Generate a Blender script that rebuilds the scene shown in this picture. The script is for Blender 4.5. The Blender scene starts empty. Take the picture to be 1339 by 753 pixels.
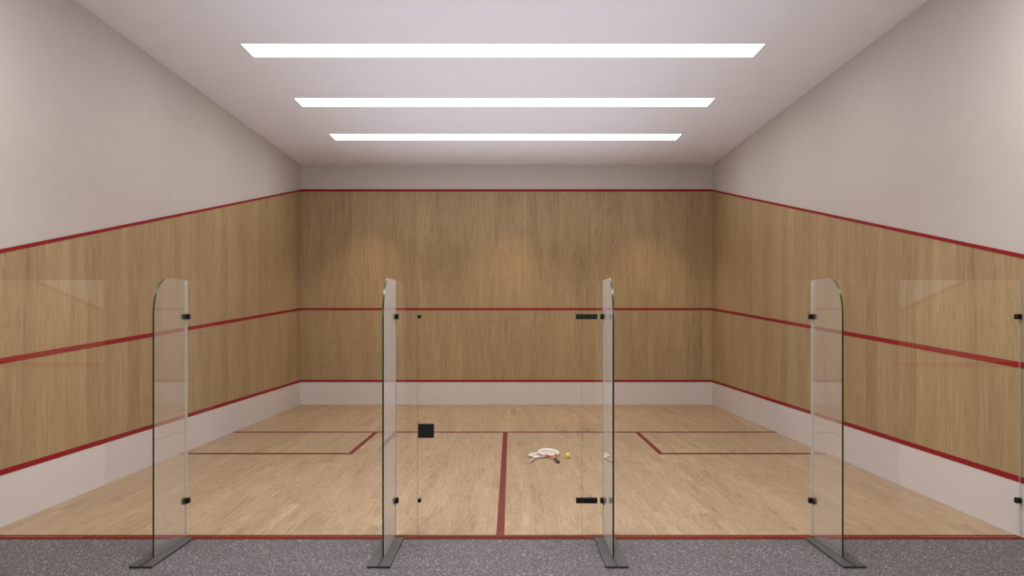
import bpy, bmesh, math
from mathutils import Vector, Matrix
from math import pi, sin, cos, radians

sc = bpy.context.scene
COL = sc.collection

# ------------------------------------------------------------------ dimensions (metres)
EYE = 1.68                 # camera height
XL, XR = -4.09, 3.91       # inner faces of the side walls
YF = 17.50                 # inner face of the front wall
YG = 6.90                  # plane of the glass back wall
YE = 4.73                  # where the gallery walls end
HC = 4.67                  # ceiling height
HG = 1.97                  # height of the glass
FX = 1177.0                # focal length in pixels of the 1339 x 753 frame
T = 0.012                  # glass thickness

# ------------------------------------------------------------------ materials
def new_mat(name):
    m = bpy.data.materials.new(name); m.use_nodes = True
    nt = m.node_tree
    for n in list(nt.nodes): nt.nodes.remove(n)
    out = nt.nodes.new('ShaderNodeOutputMaterial')
    return m, nt, out

class G:
    """small helper for wiring nodes"""
    def __init__(self, nt): self.nt = nt
    def put(self, sock, v):
        if isinstance(v, bpy.types.NodeSocket): self.nt.links.new(v, sock)
        elif v is not None: sock.default_value = v
    def math(self, op, a, b=None, c=None, clamp=False):
        n = self.nt.nodes.new('ShaderNodeMath'); n.operation = op; n.use_clamp = clamp
        for i, v in enumerate((a, b, c)): self.put(n.inputs[i], v)
        return n.outputs[0]
    def xyz(self, x, y, z):
        n = self.nt.nodes.new('ShaderNodeCombineXYZ')
        for i, v in enumerate((x, y, z)): self.put(n.inputs[i], v)
        return n.outputs[0]
    def noise(self, vec, scale, detail=3, rough=.5, dist=0):
        n = self.nt.nodes.new('ShaderNodeTexNoise')
        self.put(n.inputs['Vector'], vec)
        n.inputs['Scale'].default_value = scale; n.inputs['Detail'].default_value = detail
        n.inputs['Roughness'].default_value = rough; n.inputs['Distortion'].default_value = dist
        return n.outputs['Fac']
    def rnd(self, v):
        n = self.nt.nodes.new('ShaderNodeTexWhiteNoise'); n.noise_dimensions = '1D'
        self.put(n.inputs['W'], v)
        return n.outputs['Value']
    def rng(self, v, a, b, c, d):
        n = self.nt.nodes.new('ShaderNodeMapRange'); n.clamp = True
        for i, x in enumerate((v, a, b, c, d)): self.put(n.inputs[i], x)
        return n.outputs[0]
    def ramp(self, fac, stops):
        n = self.nt.nodes.new('ShaderNodeValToRGB'); r = n.color_ramp
        while len(r.elements) < len(stops): r.elements.new(.5)
        for e, (p, c) in zip(r.elements, stops): e.position = p; e.color = (*c, 1)
        self.put(n.inputs[0], fac)
        return n.outputs[0]
    def mix(self, f, a, b, mode='MIX'):
        n = self.nt.nodes.new('ShaderNodeMix'); n.data_type = 'RGBA'; n.blend_type = mode
        self.put(n.inputs[0], f)
        for s, v in ((n.inputs[6], a), (n.inputs[7], b)):
            self.put(s, v if isinstance(v, bpy.types.NodeSocket) else (*v, 1))
        return n.outputs[2]
    def bump(self, h, strength, dist):
        n = self.nt.nodes.new('ShaderNodeBump')
        n.inputs['Strength'].default_value = strength; n.inputs['Distance'].default_value = dist
        self.put(n.inputs['Height'], h)
        return n.outputs[0]
    def coords(self):
        n = self.nt.nodes.new('ShaderNodeTexCoord')
        s = self.nt.nodes.new('ShaderNodeSeparateXYZ')
        self.nt.links.new(n.outputs['Object'], s.inputs[0])
        return n.outputs['Object'], s.outputs[0], s.outputs[1], s.outputs[2]

def principled(nt, out, color, rough, metal=0, spec=.5, normal=None):
    p = nt.nodes.new('ShaderNodeBsdfPrincipled')
    if isinstance(color, bpy.types.NodeSocket): nt.links.new(color, p.inputs['Base Color'])
    else: p.inputs['Base Color'].default_value = (*color, 1)
    p.inputs['Roughness'].default_value = rough; p.inputs['Metallic'].default_value = metal
    p.inputs['Specular IOR Level'].default_value = spec
    if normal is not None: nt.links.new(normal, p.inputs['Normal'])
    nt.links.new(p.outputs[0], out.inputs[0])
    return p

def plain(name, color, rough=.6, metal=0, spec=.5, grain=0.04, scale=40):
    m, nt, out = new_mat(name); g = G(nt)
    v, *_ = g.coords()
    n = g.noise(v, scale, 4)
    k = g.rng(n, .3, .7, 1 - grain, 1 + grain)
    c = g.mix(1.0, color, g.xyz(k, k, k), 'MULTIPLY')
    principled(nt, out, c, rough, metal, spec)
    return m

def wood(name, u_axis, v_axis, width, length, stops, rough, spec, tone, seam, grain_w, long_k=1.0):
    """planks running along v_axis, u_axis across them; grain from stretched noise"""
    m, nt, out = new_mat(name); g = G(nt)
    v3, X, Y, Z = g.coords()
    ax = {'X': X, 'Y': Y, 'Z': Z}
    u, v = ax[u_axis], ax[v_axis]
    pu = g.math('DIVIDE', u, width)
    row = g.math('FLOOR', pu)
    shift = g.math('MULTIPLY', g.rnd(row), length)
    pv = g.math('DIVIDE', g.math('ADD', v, shift), length)
    cell = g.math('ADD', g.math('MULTIPLY', row, 17.31), g.math('MULTIPLY', g.math('FLOOR', pv), 5.77))
    r1 = g.rnd(cell)
    r2 = g.rnd(g.math('ADD', cell, 3.7))
    off = g.math('MULTIPLY', r2, 40)
    # contour grain (cathedral arches)
    a = g.noise(g.xyz(g.math('MULTIPLY', u, 5.0), g.math('MULTIPLY', v, .42 * long_k), off), 1.0, 2, .45, .25)
    rings = g.math('PINGPONG', g.math('MULTIPLY', a, 17), .5)
    rings = g.rng(rings, 0, .5, 0, 1)
    # long fibres and pores
    f1 = g.noise(g.xyz(g.math('MULTIPLY', u, 42), g.math('MULTIPLY', v, 1.6 * long_k), off), 1.0, 4, .6)
    f2 = g.noise(g.xyz(g.math('MULTIPLY', u, 150), g.math('MULTIPLY', v, 7 * long_k), off), 1.0, 2, .5)
    b = g.noise(g.xyz(g.math('MULTIPLY', u, 3.2), g.math('MULTIPLY', v, .5 * long_k), off), 1.0, 3, .5)
    t = g.math('MULTIPLY', g.rng(f1, .3, .7, -1, 1), .30 * grain_w)
    t = g.math('ADD', t, g.math('MULTIPLY', g.rng(f2, .3, .7, -1, 1), .14 * grain_w))
    t = g.math('ADD', t, g.math('MULTIPLY', g.math('SUBTRACT', rings, .5), .34 * grain_w))
    t = g.math('ADD', t, g.math('MULTIPLY', g.rng(b, .3, .7, -1, 1), .22 * grain_w))
    t = g.math('ADD', t, g.math('MULTIPLY', g.math('SUBTRACT', r1, .5), tone))
    t = g.math('ADD', t, .5, clamp=True)
    c = g.ramp(t, stops)
    # dark short pores/knots
    kn = g.noise(g.xyz(g.math('MULTIPLY', u, 14), g.math('MULTIPLY', v, 2.2 * long_k), g.math('ADD', off, 9)), 1.0, 2, .5)
    kf = g.rng(kn, .66, .80, 0, .45)
    c = g.mix(kf, c, stops[0][1])
    # seams between planks
    fu = g.math('FRACT', pu)
    du = g.math('MULTIPLY', g.math('MINIMUM', fu, g.math('SUBTRACT', 1.0, fu)), width)
    fv = g.math('FRACT', pv)
    dv = g.math('MULTIPLY', g.math('MINIMUM', fv, g.math('SUBTRACT', 1.0, fv)), length)
    s = g.math('MINIMUM', du, dv)
    sf = g.rng(s, .0008, .003, seam, 0)
    c = g.mix(sf, c, tuple(x * .45 for x in stops[0][1]))
    nrm = g.bump(f1, .08, .001)
    principled(nt, out, c, rough, 0, spec, nrm)
    return m

WALL_STOPS = [(.0, (.200, .128, .061)), (.35, (.325, .222, .114)), (.65, (.400, .282, .150)), (1., (.505, .375, .215))]
M = {}
M['wood_front'] = wood('oak_front', 'X', 'Z', .31, 60, WALL_STOPS, .55, .25, .12, .12, .58)
M['wood_side'] = wood('oak_side', 'Y', 'Z', .31, 60, WALL_STOPS, .55, .25, .12, .12, .58)
FLOOR_STOPS = [(.0, (.250, .164, .090)), (.35, (.372, .257, .148)), (.65, (.440, .312, .186)), (1., (.548, .405, .256))]
M['wood_floor'] = wood('maple_floor', 'X', 'Y', .095, 1.5, FLOOR_STOPS, .45, .22, .18, .18, .75, 1.3)
M['plaster'] = plain('greige_plaster', (.535, .485, .447), .9, 0, .1, .015, 6)
M['ceiling'] = plain('ceiling_paint', (.820, .790, .830), .95, 0, .05, .012, 3)
M['white'] = plain('white_board', (.625, .575, .565), .6, 0, .2, .012, 5)
M['red'] = plain('red_line_paint', (.265, .014, .018), .6, 0, .1, .05, 20)
M['red_floor'] = plain('red_floor_paint', (.165, .018, .009), .6, 0, .1, .06, 20)
M['black'] = plain('black_anodised', (.013, .011, .009), .5, 0, .25, .08, 60)
M['black_gap'] = plain('black_gap', (.004, .004, .004), .9, 0, .05, .0, 60)
M['steel'] = plain('dark_brushed_steel', (.078, .076, .074), .5, .1, .3, .06, 30)
M['fin_strip'] = plain('dark_strip', (.03, .03, .028), .5, .2, .4, .05, 30)
M['screw'] = plain('screw_steel', (.12, .12, .12), .35, .8, .5, .05, 80)
M['white_frame'] = plain('racket_white', (.92, .89, .85), .35, 0, .5, .05, 60)
M['dark_frame'] = plain('racket_black', (.045, .030, .022), .4, 0, .5, .05, 60)
M['red_frame'] = plain('racket_red', (.66, .13, .075), .35, 0, .5, .06, 60)
M['orange_frame'] = plain('racket_orange', (.74, .23, .11), .35, 0, .5, .06, 60)
M['grip_pink'] = plain('grip_pale', (.60, .44, .44), .8, 0, .2, .08, 90)
M['grip_dark'] = plain('grip_dark', (.055, .045, .02), .8, 0, .2, .1, 90)
M['string'] = plain('string_white', (.86, .82, .74), .5, 0, .3, .05, 90)

def terrazzo():
    m, nt, out = new_mat('grey_terrazzo'); g = G(nt)
    v, X, Y, Z = g.coords()
    def vor(scale, feat='F1'):
        n = nt.nodes.new('ShaderNodeTexVoronoi'); n.feature = feat
        n.inputs['Scale'].default_value = scale; nt.links.new(v, n.inputs['Vector'])
        return n
    a = vor(76); b = vor(150)
    sa = nt.nodes.new('ShaderNodeSeparateColor'); nt.links.new(a.outputs['Color'], sa.inputs[0])
    sb = nt.nodes.new('ShaderNodeSeparateColor'); nt.links.new(b.outputs['Color'], sb.inputs[0])
    base = g.ramp(sb.outputs[0], [(0, (.060, .053, .055)), (.5, (.108, .098, .101)), (.8, (.162, .150, .154)), (1, (.30, .283, .288))])
    chip = g.ramp(sa.outputs[1], [(0, (.056, .05, .05)), (.6, (.136, .124, .128)), (1, (.74, .71, .71))])
    inside = g.rng(a.outputs['Distance'], .30, .42, 1, 0)
    sel = g.math('MULTIPLY', g.math('GREATER_THAN', sa.outputs[0], .34), inside)
    c = g.mix(sel, base, chip)
    principled(nt, out, c, .6, 0, .2)
    return m
M['terrazzo'] = terrazzo()

def emitter(name, color, strength):
    m, nt, out = new_mat(name)
    e = nt.nodes.new('ShaderNodeEmission')
    e.inputs[0].default_value = (*color, 1); e.inputs[1].default_value = strength
    nt.links.new(e.outputs[0], out.inputs[0])
    return m
M['lamp'] = emitter('light_diffuser', (1.0, .985, .965), 6.9)

def glass(name, haze=0.0, tint=(.997, 1, .997), film=0.0):
    """clear sheet: Fresnel mirror over transmission; haze = grazing sheen painted as a whitish mix,
    stronger the more slanted the view on to the face"""
    m, nt, out = new_mat(name); g = G(nt)
    tr = nt.nodes.new('ShaderNodeBsdfTransparent'); tr.inputs[0].default_value = (*tint, 1)
    gl = nt.nodes.new('ShaderNodeBsdfGlossy'); gl.inputs['Roughness'].default_value = 0.0
    gl.inputs[0].default_value = (1, 1, 1, 1)
    body = tr.outputs[0]
    if haze > 0 or film > 0:
        df = nt.nodes.new('ShaderNodeBsdfDiffuse'); df.inputs[0].default_value = (.90, .88, .90, 1)
        tl = nt.nodes.new('ShaderNodeBsdfTranslucent'); tl.inputs[0].default_value = (.90, .88, .90, 1)
        dm = nt.nodes.new('ShaderNodeMixShader'); dm.inputs[0].default_value = .5
        nt.links.new(df.outputs[0], dm.inputs[1]); nt.links.new(tl.outputs[0], dm.inputs[2])
        geo = nt.nodes.new('ShaderNodeNewGeometry')
        dot = nt.nodes.new('ShaderNodeVectorMath'); dot.operation = 'DOT_PRODUCT'
        nt.links.new(geo.outputs['Incoming'], dot.inputs[0]); nt.links.new(geo.outputs['Normal'], dot.inputs[1])
        cs = g.math('MAXIMUM', g.math('ABSOLUTE', dot.outputs['Value']), .02)
        k = g.math('SUBTRACT', 1.0, g.math('EXPONENT', g.math('MULTIPLY', g.math('DIVIDE', haze, g.math('POWER', cs, 2.6)), -1.0)))
        k = g.math('MAXIMUM', k, film)
        mx = nt.nodes.new('ShaderNodeMixShader')
        nt.links.new(k, mx.inputs[0]); nt.links.new(body, mx.inputs[1]); nt.links.new(dm.outputs[0], mx.inputs[2])
        body = mx.outputs[0]
    fr = nt.nodes.new('ShaderNodeFresnel'); fr.inputs[0].default_value = 1.5
    geo2 = nt.nodes.new('ShaderNodeNewGeometry')
    # the same air-side Fresnel on both faces of the thin sheet
    nn = nt.nodes.new('ShaderNodeVectorMath'); nn.operation = 'DOT_PRODUCT'
    nt.links.new(geo2.outputs['Incoming'], nn.inputs[0]); nt.links.new(geo2.outputs['Normal'], nn.inputs[1])
    c0 = g.math('ABSOLUTE', nn.outputs['Value'])
    s = g.math('POWER', g.math('SUBTRACT', 1.0, c0), 5.0)
    f = g.math('ADD', .04, g.math('MULTIPLY', .96, s))
    nt.nodes.remove(fr)
    if haze == 0 and film == 0:
        # water-clear float glass: nothing lost in the sheet, only the mirror image is laid over it
        f = g.math('ADD', .062, g.math('MULTIPLY', .938, s))
        nt.links.new(g.xyz(f, f, f), gl.inputs[0])
        ad = nt.nodes.new('ShaderNodeAddShader')
        nt.links.new(body, ad.inputs[0]); nt.links.new(gl.outputs[0], ad.inputs[1])
        nt.links.new(ad.outputs[0], out.inputs[0])
        return m
    m2 = nt.nodes.new('ShaderNodeMixShader')
    nt.links.new(f, m2.inputs[0]); nt.links.new(body, m2.inputs[1]); nt.links.new(gl.outputs[0], m2.inputs[2])
    nt.links.new(m2.outputs[0], out.inputs[0])
    return m
M['glass'] = glass('clear_glass')
M['fin_glass'] = glass('sheen_fin_glass', haze=.0083)  # pale sheen at grazing view painted into the fin faces
M['seal'] = glass('clear_silicone', film=.58)
M['wall_seal'] = glass('clear_wall_silicone', film=.22)
M['edge'] = plain('green_glass_edge', (.030, .055, .015), .25, 0, .5, .05, 30)
M['edge_thin'] = glass('pale_glass_edge', tint=(.80, .90, .82))

def ball_mat():
    m, nt, out = new_mat('yellow_felt'); g = G(nt)
    v, *_ = g.coords()
    n = g.noise(v, 260, 3)
    c = g.ramp(n, [(.3, (.66, .57, .12)), (.7, (.88, .79, .22))])
    principled(nt, out, c, .95, 0, .1, g.bump(n, .5, .002))
    return m
M['felt'] = ball_mat()

# ------------------------------------------------------------------ mesh helpers
def obj(name, bm, mats, parent=None, loc=None, smooth=False):
    me = bpy.data.meshes.new(name)
    bmesh.ops.recalc_face_normals(bm, faces=bm.faces[:])
    if smooth:
        for f in bm.faces: f.smooth = True
    bm.to_mesh(me); bm.free()
    for m in (mats if isinstance(mats, (list, tuple)) else [mats]): me.materials.append(m)
    o = bpy.data.objects.new(name, me); COL.objects.link(o)
    if loc is not None: o.location = loc
    if parent is not None: o.parent = parent
    return o

def box(bm, x0, x1, y0, y1, z0, z1, bevel=0, mat=0):
    vs = [bm.verts.new((x, y, z)) for x in (x0, x1) for y in (y0, y1) for z in (z0, z1)]
    F = [(0, 1, 3, 2), (4, 6, 7, 5), (0, 4, 5, 1), (2, 3, 7, 6), (0, 2, 6, 4), (1, 5, 7, 3)]
    fs = [bm.faces.new([vs[i] for i in f]) for f in F]
    for f in fs: f.material_index = mat
    if bevel:
        es = list({e for f in fs for e in f.edges})
        bmesh.ops.bevel(bm, geom=es, offset=bevel, segments=2, affect='EDGES', profile=.5, material=-1)
    return fs

def bx(name, x0, x1, y0, y1, z0, z1, m, parent=None, bevel=0):
    bm = bmesh.new(); box(bm, x0, x1, y0, y1, z0, z1, bevel)
    return obj(name, bm, m, parent)

def prism_x(bm, pts, x0, x1, edge_mat=None):
    """polygon of (y, z) points extruded along x; rim faces take edge_mat"""
    a = [bm.verts.new((x0, y, z)) for y, z in pts]
    b = [bm.verts.new((x1, y, z)) for y, z in pts]
    bm.faces.new(a); bm.faces.new(b[::-1])
    n = len(pts)
    for i in range(n):
        f = bm.faces.new((a[i], b[i], b[(i + 1) % n], a[(i + 1) % n]))
        if edge_mat is not None: f.material_index = edge_mat[i] if isinstance(edge_mat, list) else edge_mat

def prism_y(bm, pts, y0, y1):
    a = [bm.verts.new((x, y0, z)) for x, z in pts]
    b = [bm.verts.new((x, y1, z)) for x, z in pts]
    bm.faces.new(a); bm.faces.new(b[::-1])
    n = len(pts)
    for i in range(n): bm.faces.new((a[i], b[i], b[(i + 1) % n], a[(i + 1) % n]))

def cyl(bm, c, axis, r, h, seg=16, mat=0):
    """solid cylinder, centre of its base c, along axis"""
    axis = Vector(axis).normalized()
    q = axis.to_track_quat('Z', 'Y').to_matrix()
    lo, hi = [], []
    for i in range(seg):
        d = q @ Vector((cos(2 * pi * i / seg) * r, sin(2 * pi * i / seg) * r, 0))
        lo.append(bm.verts.new(Vector(c) + d)); hi.append(bm.verts.new(Vector(c) + d + axis * h))
    fs = [bm.faces.new(lo[::-1]), bm.faces.new(hi)]
    for i in range(seg): fs.append(bm.faces.new((lo[i], lo[(i + 1) % seg], hi[(i + 1) % seg], hi[i])))
    for f in fs: f.material_index = mat

def tube(bm, pts, radii, seg=10, squash=1.0, closed=False, mat=0):
    """sweep an ellipse (radius r sideways, r*squash upwards) along pts lying roughly in XY"""
    n = len(pts); rings = []
    for i, p in enumerate(pts):
        p = Vector(p)
        if closed: d = Vector(pts[(i + 1) % n]) - Vector(pts[i - 1])
        else: d = Vector(pts[min(i + 1, n - 1)]) - Vector(pts[max(i - 1, 0)])
        d.normalize()
        side = d.cross(Vector((0, 0, 1))).normalized(); up = side.cross(d).normalized()
        r = radii[i] if isinstance(radii, (list, tuple)) else radii
        rings.append([bm.verts.new(p + side * (cos(2 * pi * k / seg) * r) + up * (sin(2 * pi * k / seg) * r * squash)) for k in range(seg)])
    for i in range(n if closed else n - 1):
        a, b = rings[i], rings[(i + 1) % n]
        for k in range(seg):
            f = bm.faces.new((a[k], a[(k + 1) % seg], b[(k + 1) % seg], b[k])); f.material_index = mat
    if not closed:
        bm.faces.new(rings[0][::-1]).material_index = mat; bm.faces.new(rings[-1]).material_index = mat

def structure(o): o['kind'] = 'structure'; return o

def tag(o, label, cat, group=None):
    o['label'] = label; o['category'] = cat; o['kind'] = 'thing'
    if group: o['group'] = group
    return o

def empty(name, loc, label, cat, group=None):
    o = bpy.data.objects.new(name, None); COL.objects.link(o)
    o.location = loc; o.empty_display_size = .1
    return tag(o, label, cat, group)

# ------------------------------------------------------------------ the room
WT = .16
H_out = lambda y: 4.163 + (2.215 - 4.163) * (YF - y) / (YF - 7.2)      # centre height of the out line on the side walls
H_ser = lambda y: 1.858 + (1.337 - 1.858) * (YF - y) / (YF - 7.2)      # cut line on the side walls
H_tin = lambda y: .461 + (.443 - .461) * (YF - y) / (YF - 7.2)
LW = .021                                                              # half width of a wall line

floor = structure(bx('floor', XL, XR, 6.836, YF, -.12, 0, M['wood_floor']))
gallery = structure(bx('floor_gallery', XL - 4, XR + 4, -6, 6.834, -.12, 0, M['terrazzo']))
ceiling = structure(bx('ceiling', XL - WT, XR + WT, YE, YF + WT, HC, HC + .15, M['ceiling']))

# front wall
wf = structure(bx('wall_front', XL - WT, XR + WT, YF + .012, YF + WT, -.12, HC - .001, M['plaster']))
bx('wood_panelling', XL, XR, YF, YF + .011, .461, 4.163, M['wood_front'], wf)
bx('white_tin_board', XL, XR, YF, YF + .011, .001, .460, M['white'], wf)
for nm, h in (('out_line', 4.163), ('service_line', 1.858), ('tin_line', .461)):
    bx(nm, XL + .004, XR - .004, YF - .004, YF - .0005, h - LW, h + LW, M['red'], wf)

# side walls
def side_wall(name, s):
    x_in = XL if s < 0 else XR
    def X(d): return x_in + s * d          # d metres into the wall
    y0, y1 = YE, YF
    w = structure(bx(name, *sorted((X(.012), X(WT))), y0, YF + .011, -.12, HC - .001, M['plaster']))
    def slab(nm, pts, d0, d1, m):
        bm = bmesh.new(); prism_x(bm, pts, X(d0), X(d1)); return obj(nm, bm, m, w)
    slab('wood_panelling', [(y0, H_tin(y0)), (y1, H_tin(y1)), (y1, H_out(y1)), (y0, H_out(y0))], 0, .011, M['wood_side'])
    slab('white_board', [(y0, .001), (y1, .001), (y1, H_tin(y1) - .001), (y0, H_tin(y0) - .001)], 0, .011, M['white'])
    for nm, H in (('out_line', H_out), ('cut_line', H_ser), ('board_line', H_tin)):
        k = .016 if nm == 'out_line' else .0225
        slab(nm, [(y0, H(y0) - k), (y1, H(y1) - k), (y1, H(y1) + k), (y0, H(y0) + k)], -.004, -.0005, M['red'])
side_wall('wall_left', -1)
side_wall('wall_right', 1)
# the hall opens wider behind the gallery
structure(bx('wall_hall_left', XL - 4, XL - WT - .001, YE, YE + .15, .001, HC - .001, M['plaster']))
structure(bx('wall_hall_right', XR + WT + .001, XR + 4, YE, YE + .15, .001, HC - .001, M['plaster']))

# floor lines
def at(px, py):
    d = EYE * FX / (py - 416.0)
    return (px - 668.0) * d / FX, d
LT = .0025
YS, YB = 13.27, 11.17                     # short line and near end of the service boxes
XB1, XB2 = -1.99, 1.86                    # inner edges of the two service boxes
XM = -.082                                # half court line
bx('short_line', XL + .001, XR - .001, YS - .05, YS + .05, .0003, LT, M['red_floor'], floor)
bx('half_court_line', XM - .031, XM + .031, 6.97, YS - .051, .0003, LT, M['red_floor'], floor)
for xa, xb in ((XL, XB1), (XR, XB2)):
    bm = bmesh.new(); s = 1 if xb > xa else -1
    box(bm, *sorted((xa + s * .001, xb + s * .03)), YB - .05, YB + .05, .0003, LT)
    box(bm, *sorted((xb - s * .03, xb + s * .03)), YB + .051, YS - .051, .0003, LT)
    obj('service_box_line', bm, M['red_floor'], floor)
bx('back_wall_line', XL + .001, XR - .001, 6.838, 6.966, .0003, .004, M['red_floor'], floor)

# ------------------------------------------------------------------ ceiling lights
for (ya, yb), lab in (((9.80, 10.29), 'longest white strip light in the ceiling, nearest the top of the photo'),
                      ((12.22, 12.70), 'middle white strip light of the three in the ceiling'),
                      ((14.60, 15.07), 'shortest white strip light in the ceiling, nearest the front wall')):
    r = empty('ceiling_light', (-.085, (ya + yb) / 2, HC), lab, 'light', 'strip lights in the ceiling')
    w, d = 2.85, (yb - ya) / 2
    bm = bmesh.new(); box(bm, -w, w, -d, d, -.006, -.001)
    obj('diffuser', bm, M['lamp'], r)
    bm = bmesh.new()
    for x0, x1, y0, y1 in ((-w - .012, w + .012, -d - .012, -d - .001), (-w - .012, w + .012, d + .001, d + .012),
                           (-w - .012, -w - .001, -d, d), (w + .001, w + .012, -d, d)):
        box(bm, x0, x1, y0, y1, -.005, -.001)
    obj('trim_frame', bm, M['ceiling'], r)

# ------------------------------------------------------------------ glass back wall
def sheet(x0, x1, z0, z1, y=YG):
    """upright sheet in the plane of the glass wall, thin rim in material index 1"""
    bm = bmesh.new(); box(bm, x0, x1, y - T / 2, y + T / 2, z0, z1)
    bm.faces.ensure_lookup_table(); bm.normal_update()
    for f in bm.faces:
        if abs(f.normal.y) < .5: f.material_index = 1
    return bm
SHEET = [M['glass'], M['edge_thin']]
SHEET_DARK = [M['glass'], M['edge']]
FINS = (-2.49, -.89, .714, 2.312)
GZ = .006
CLZ = (1.692, .284)       # heights of the upper and lower fittings
CH = .020                 # half height of a fitting

def fitting(name, parts, zc, parent, off, mat=None, half=CH):
    """black patch fitting: bevelled plates on both faces of the glass, given as (x0, x1) spans"""
    bm = bmesh.new()
    for x0, x1 in parts:
        for s in (-1, 1):
            y0, y1 = sorted((YG + s * (T / 2 + .0005), YG + s * (T / 2 + .013)))
            box(bm, x0, x1, y0, y1, zc - half, zc + half, .0022)
        cyl(bm, ((x0 + x1) / 2, YG - T / 2 - .0125, zc), (0, -1, 0), .007, .0022, 14, 1)
    ox, oy, oz = off
    for v in bm.verts: v.co -= Vector(off)
    return obj(name, bm, [mat or M['black'], M['black_gap']], parent)

def panel(name, x0, x1, label, group=None, mats=SHEET):
    r = empty(name, ((x0 + x1) / 2, YG, 0), label, 'glass panel', group)
    bm = sheet(x0, x1, GZ, HG)
    for v in bm.verts: v.co -= r.location
    obj('pane', bm, mats, r)
    return r

J = .009
G1 = 'tall clear panels of the glass back wall'
p = panel('glass_screen', XL + .012, FINS[0] - J, 'wide clear glass panel at far left, running to the left wall', G1)
for z in CLZ: fitting('wall_clamp', [(XL + .001, XL + .044)], z, p, p.location)
panel('glass_screen', FINS[0] + J, FINS[1] - J, 'wide clear glass panel between the two upright fins left of the door', G1)
panel('glass_screen', FINS[1] + J, -.7165, 'narrow clear glass strip left of the door, beside the black square lock', G1, SHEET_DARK)
panel('glass_screen', .5475, FINS[2] - J, 'narrow clear glass strip right of the door, carrying the long hinges', G1, SHEET_DARK)
panel('glass_screen', FINS[2] + J, FINS[3] - J, 'wide clear glass panel between the two upright fins right of the door', G1)
p = panel('glass_screen', FINS[3] + J, XR - .012, 'wide clear glass panel at far right, running to the right wall', G1)
for z in CLZ: fitting('wall_clamp', [(XR - .044, XR - .001)], z, p, p.location)
# clear sealing bead against the right and left walls
for q, x in ((p, XR - .0065),):
    bm = bmesh.new(); box(bm, x - .0045, x + .0045, YG - .008, YG + .008, GZ, HG)
    for v in bm.verts: v.co -= q.location
    obj('seal', bm, M['wall_seal'], q)

# door
dr = empty('glass_door', (-.085, YG, 0), 'clear frameless glass door with black square lock, between the two middle fins', 'door')
bm = sheet(-.7135, .5445, .010, HG)
for v in bm.verts: v.co -= dr.location
obj('door_leaf', bm, SHEET_DARK, dr)
bm = bmesh.new()
for s in (-1, 1):
    y0, y1 = sorted((YG + s * (T / 2 + .0005), YG + s * (T / 2 + .016)))
    box(bm, -.709, -.590, y0, y1, .765, .871, .003)
cyl(bm, (-.612, YG - T / 2 - .0155, .818), (0, -1, 0), .010, .003, 18, 1)
box(bm, -.613, -.611, YG - T / 2 - .0195, YG - T / 2 - .0186, .812, .824, 0, 2)
for v in bm.verts: v.co -= dr.location
obj('lock', bm, [M['black'], M['black'], M['black_gap']], dr)
for z in CLZ: fitting('stop', [(-.713, -.688)], z, dr, dr.location, half=.0135)
for z in CLZ: fitting('hinge', [(.500, .662)], z, dr, dr.location)

# fins
RAD, FY = .27, 6.27
def fin(x, label, s):
    r = empty('glass_fin', (x, 6.5, 0), label, 'glass fin', 'upright glass fins with rounded tops')
    by = YG - T / 2 - .002 - 6.5; fy = FY - 6.5
    pts = [(by, .017), (fy, .017)]
    em = [1, 2]
    n = 18
    for k in range(n + 1):
        a = pi - (pi / 2) * k / n
        pts.append((fy + RAD + RAD * cos(a), HG - RAD + RAD * sin(a))); em.append(2)
    em[-1] = 1
    pts.append((by, HG)); em.append(1)
    bm = bmesh.new(); prism_x(bm, pts, -T / 2, T / 2, em)
    obj('fin_pane', bm, [M['fin_glass'], M['edge_thin'], M['edge']], r)
    bm = bmesh.new()
    box(bm, -.078, .078, 6.045 - 6.5, 6.834 - 6.5, .0005, .016, .003)
    bp = obj('base_plate', bm, M['steel'], r)
    bm = bmesh.new()
    box(bm, -T / 2 - .004, T / 2 + .004, 6.047 - 6.5, FY - 6.5 - .001, .0162, .0185)  # thin dark strip on the plate ahead of the fin
    obj('plate_strip', bm, M['fin_strip'], bp)
    bm = bmesh.new()
    box(bm, -.0085, .0085, YG - T / 2 - .001 - 6.5, YG + T / 2 + .001 - 6.5, .016, HG - .002)
    obj('seal', bm, M['seal'], r)
    for z in CLZ:
        leg = bmesh.new()
        for sg in (-1, 1):
            a, b = sorted((sg * (T / 2 + .0005), sg * (T / 2 + .0055)))
            box(leg, a, b, YG - .075 - 6.5, YG - .022 - 6.5, z - CH, z + CH, .0015)
        obj('clamp_leg', leg, M['black'], r)
        bm_ = fitting('clamp', [(x - .029, x - .0015), (x + .0015, x + .029)] if s == 0 else [(x - .029, x + .0185)], z, r, r.location)
    return r
fin(FINS[0], 'leftmost upright glass fin, broad in view, on a slanting grey base plate', 0)
fin(FINS[1], 'slim upright glass fin left of the door, its pale face beside the lock', 0)
fin(FINS[2], 'slim upright glass fin right of the door, beside the long black hinges', 1)
fin(FINS[3], 'rightmost upright glass fin, broad in view, on a slanting grey base plate', 0)

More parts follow.
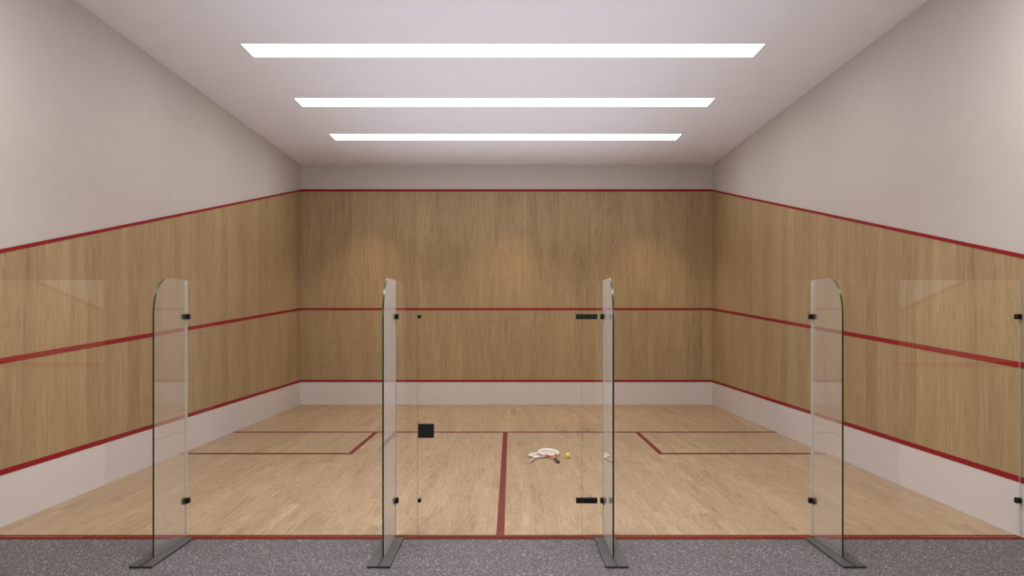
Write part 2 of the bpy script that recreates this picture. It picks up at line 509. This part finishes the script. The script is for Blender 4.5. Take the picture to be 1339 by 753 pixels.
# ------------------------------------------------------------------ rackets and ball
def racket(label, butt, head, mats, z_butt, z_head, L=.74, HL=.34, HW=.235):
    """racket lying from butt (x, y) towards head centre; local +Y points to the head"""
    d = Vector((head[0] - butt[0], head[1] - butt[1])); ang = math.atan2(d.y, d.x) - pi / 2
    r = empty('racket', (butt[0], butt[1], z_butt), label, 'racket', 'rackets lying crossed on the court floor')
    tilt = math.atan2(z_head - z_butt, L)
    r.rotation_euler = (tilt, 0, ang)
    cy = L - HL / 2 - .012
    def el(a, k=1.0): return Vector((sin(a) * HW / 2 * k, cy + cos(a) * HL / 2 * k, 0))
    N = 56
    bm = bmesh.new()                              # hoop, upper half white, lower half in the second colour
    tube(bm, [el(2 * pi * i / N) for i in range(N)], .0120, 12, 1.0, True)
    for f in bm.faces:
        c = f.calc_center_median()
        if c.z < .0005: f.material_index = 1
    obj('hoop', bm, [mats['top'], mats['side']], r, smooth=True)
    st = bmesh.new()                              # string bed
    def cross(fx):
        return math.sqrt(max(0, 1 - fx * fx))
    nx, ny = 14, 18
    for i in range(1, nx):
        u = -1 + 2 * i / nx; h = cross(u) * .97
        tube(st, [(u * HW / 2, cy - h * HL / 2, .001), (u * HW / 2, cy + h * HL / 2, .001)], .0019, 5)
    for i in range(1, ny):
        w = -1 + 2 * i / ny; h = cross(w) * .97
        tube(st, [(-h * HW / 2, cy + w * HL / 2, -.001), (h * HW / 2, cy + w * HL / 2, -.001)], .0019, 5)
    obj('strings', st, M['string'], r)
    th = bmesh.new()                              # throat: two arms and the shaft
    y_j = cy - HL / 2 - .075
    for s in (-1, 1):
        a0 = el(pi - s * .62)
        tube(th, [a0, (a0.x * .62, a0.y - .035, 0), (s * .012, y_j + .012, 0), (s * .006, y_j - .01, 0)], [.011, .0105, .0105, .010], 10, 1.1)
    tube(th, [(0, y_j, 0), (0, .17, 0)], [.0125, .0125], 12, 1.0)
    obj('shaft', th, mats['shaft'], r, smooth=True)
    gr = bmesh.new()
    pts, rad = [], []
    for i in range(34):                           # wrapped grip with its spiral ridges
        t = i / 33; pts.append((0, .012 + t * .185, 0)); rad.append(.0158 + .0010 * (i % 3 == 0) - .002 * t)
    tube(gr, pts, rad, 12, .9)
    obj('grip', gr, mats['grip'], r, smooth=True)
    bc = bmesh.new()
    tube(bc, [(0, 0, 0), (0, .004, 0), (0, .0115, 0)], [.016, .019, .0185], 12, .9)
    obj('butt_cap', bc, mats['grip'], r, smooth=True)
    return r

racket('white racket with dark rim and pale grip, the left one of the crossed pair',
       at(692, 605.8), at(706.5, 595.6), dict(top=M['white_frame'], side=M['dark_frame'], shaft=M['grip_pink'], grip=M['grip_pink']), .017, .0135)
racket('white and red racket with dark grip towards the ball, lying over the other',
       at(730.5, 606.2), at(718.5, 597.6), dict(top=M['white_frame'], side=M['red_frame'], shaft=M['orange_frame'], grip=M['grip_dark']), .0175, .062)

bx_, by_ = at(742.5, 599.0)
bm = bmesh.new(); bmesh.ops.create_icosphere(bm, subdivisions=4, radius=.0335)
tag(obj('ball', bm, M['felt'], None, (bx_, by_, .0345), True), 'small yellow ball on the wooden floor right of the rackets', 'ball')

# ------------------------------------------------------------------ lamps and added fill lights
def area(name, loc, rot, sx, sy, power, color):
    l = bpy.data.lights.new(name, 'AREA'); l.shape = 'RECTANGLE'; l.size = sx; l.size_y = sy
    l.energy = power; l.color = color
    o = bpy.data.objects.new(name, l); COL.objects.link(o); o.location = loc; o.rotation_euler = rot
    return o
area('gallery_fill', (-.09, 5.75, HC - .02), (0, 0, 0), 6.8, .5, 245, (1, .97, .96))  # unseen fill added over the gallery to brighten the near walls
# unseen fill added in mid-court to brighten and cool the ceiling
area('ceiling_fill', (-.09, 10.8, 2.9), (pi, 0, 0), 5.2, 11.4, 135, (.77, .875, 1))
# unseen fill added behind the viewer to light the court from the front
area('hall_fill', (0, -3.2, 3.45), (radians(82), 0, 0), 9, 1.6, 215, (.98, .97, 1))
for x in (-2.68, .02, 2.60):              # warm downlights washing the front wall
    l = bpy.data.lights.new('wall_washer', 'SPOT'); l.energy = 120; l.color = (1.0, .80, .50)
    l.spot_size = radians(78); l.spot_blend = .75; l.shadow_soft_size = .03
    o = bpy.data.objects.new('wall_washer', l); COL.objects.link(o)
    o.location = (x, YF - 1.0, HC - .03)

w = bpy.data.worlds.new('world'); sc.world = w; w.use_nodes = True
w.node_tree.nodes['Background'].inputs[0].default_value = (1, .96, .95, 1)
w.node_tree.nodes['Background'].inputs[1].default_value = .03

# ------------------------------------------------------------------ camera and view
cam = bpy.data.cameras.new('camera'); co = bpy.data.objects.new('camera', cam); COL.objects.link(co)
co.location = (0, 0, EYE); co.rotation_euler = (pi / 2, 0, 0)
cam.sensor_fit = 'HORIZONTAL'; cam.sensor_width = 36; cam.lens = 36 * FX / 1339
cam.shift_x = (669.5 - 668) / 1339; cam.shift_y = (416 - 376.5) / 1339
cam.clip_start = .05; cam.clip_end = 100
sc.camera = co
vs = sc.view_settings
sc.display_settings.display_device = 'sRGB'
vs.view_transform = 'Standard'; vs.look = 'None'; vs.exposure = 0; vs.gamma = 1; vs.use_curve_mapping = False
cy = sc.cycles
cy.max_bounces = 10; cy.diffuse_bounces = 6; cy.glossy_bounces = 4; cy.transparent_max_bounces = 24
cy.sample_clamp_indirect = 4; cy.caustics_reflective = False; cy.caustics_refractive = False
cy.use_denoising = True
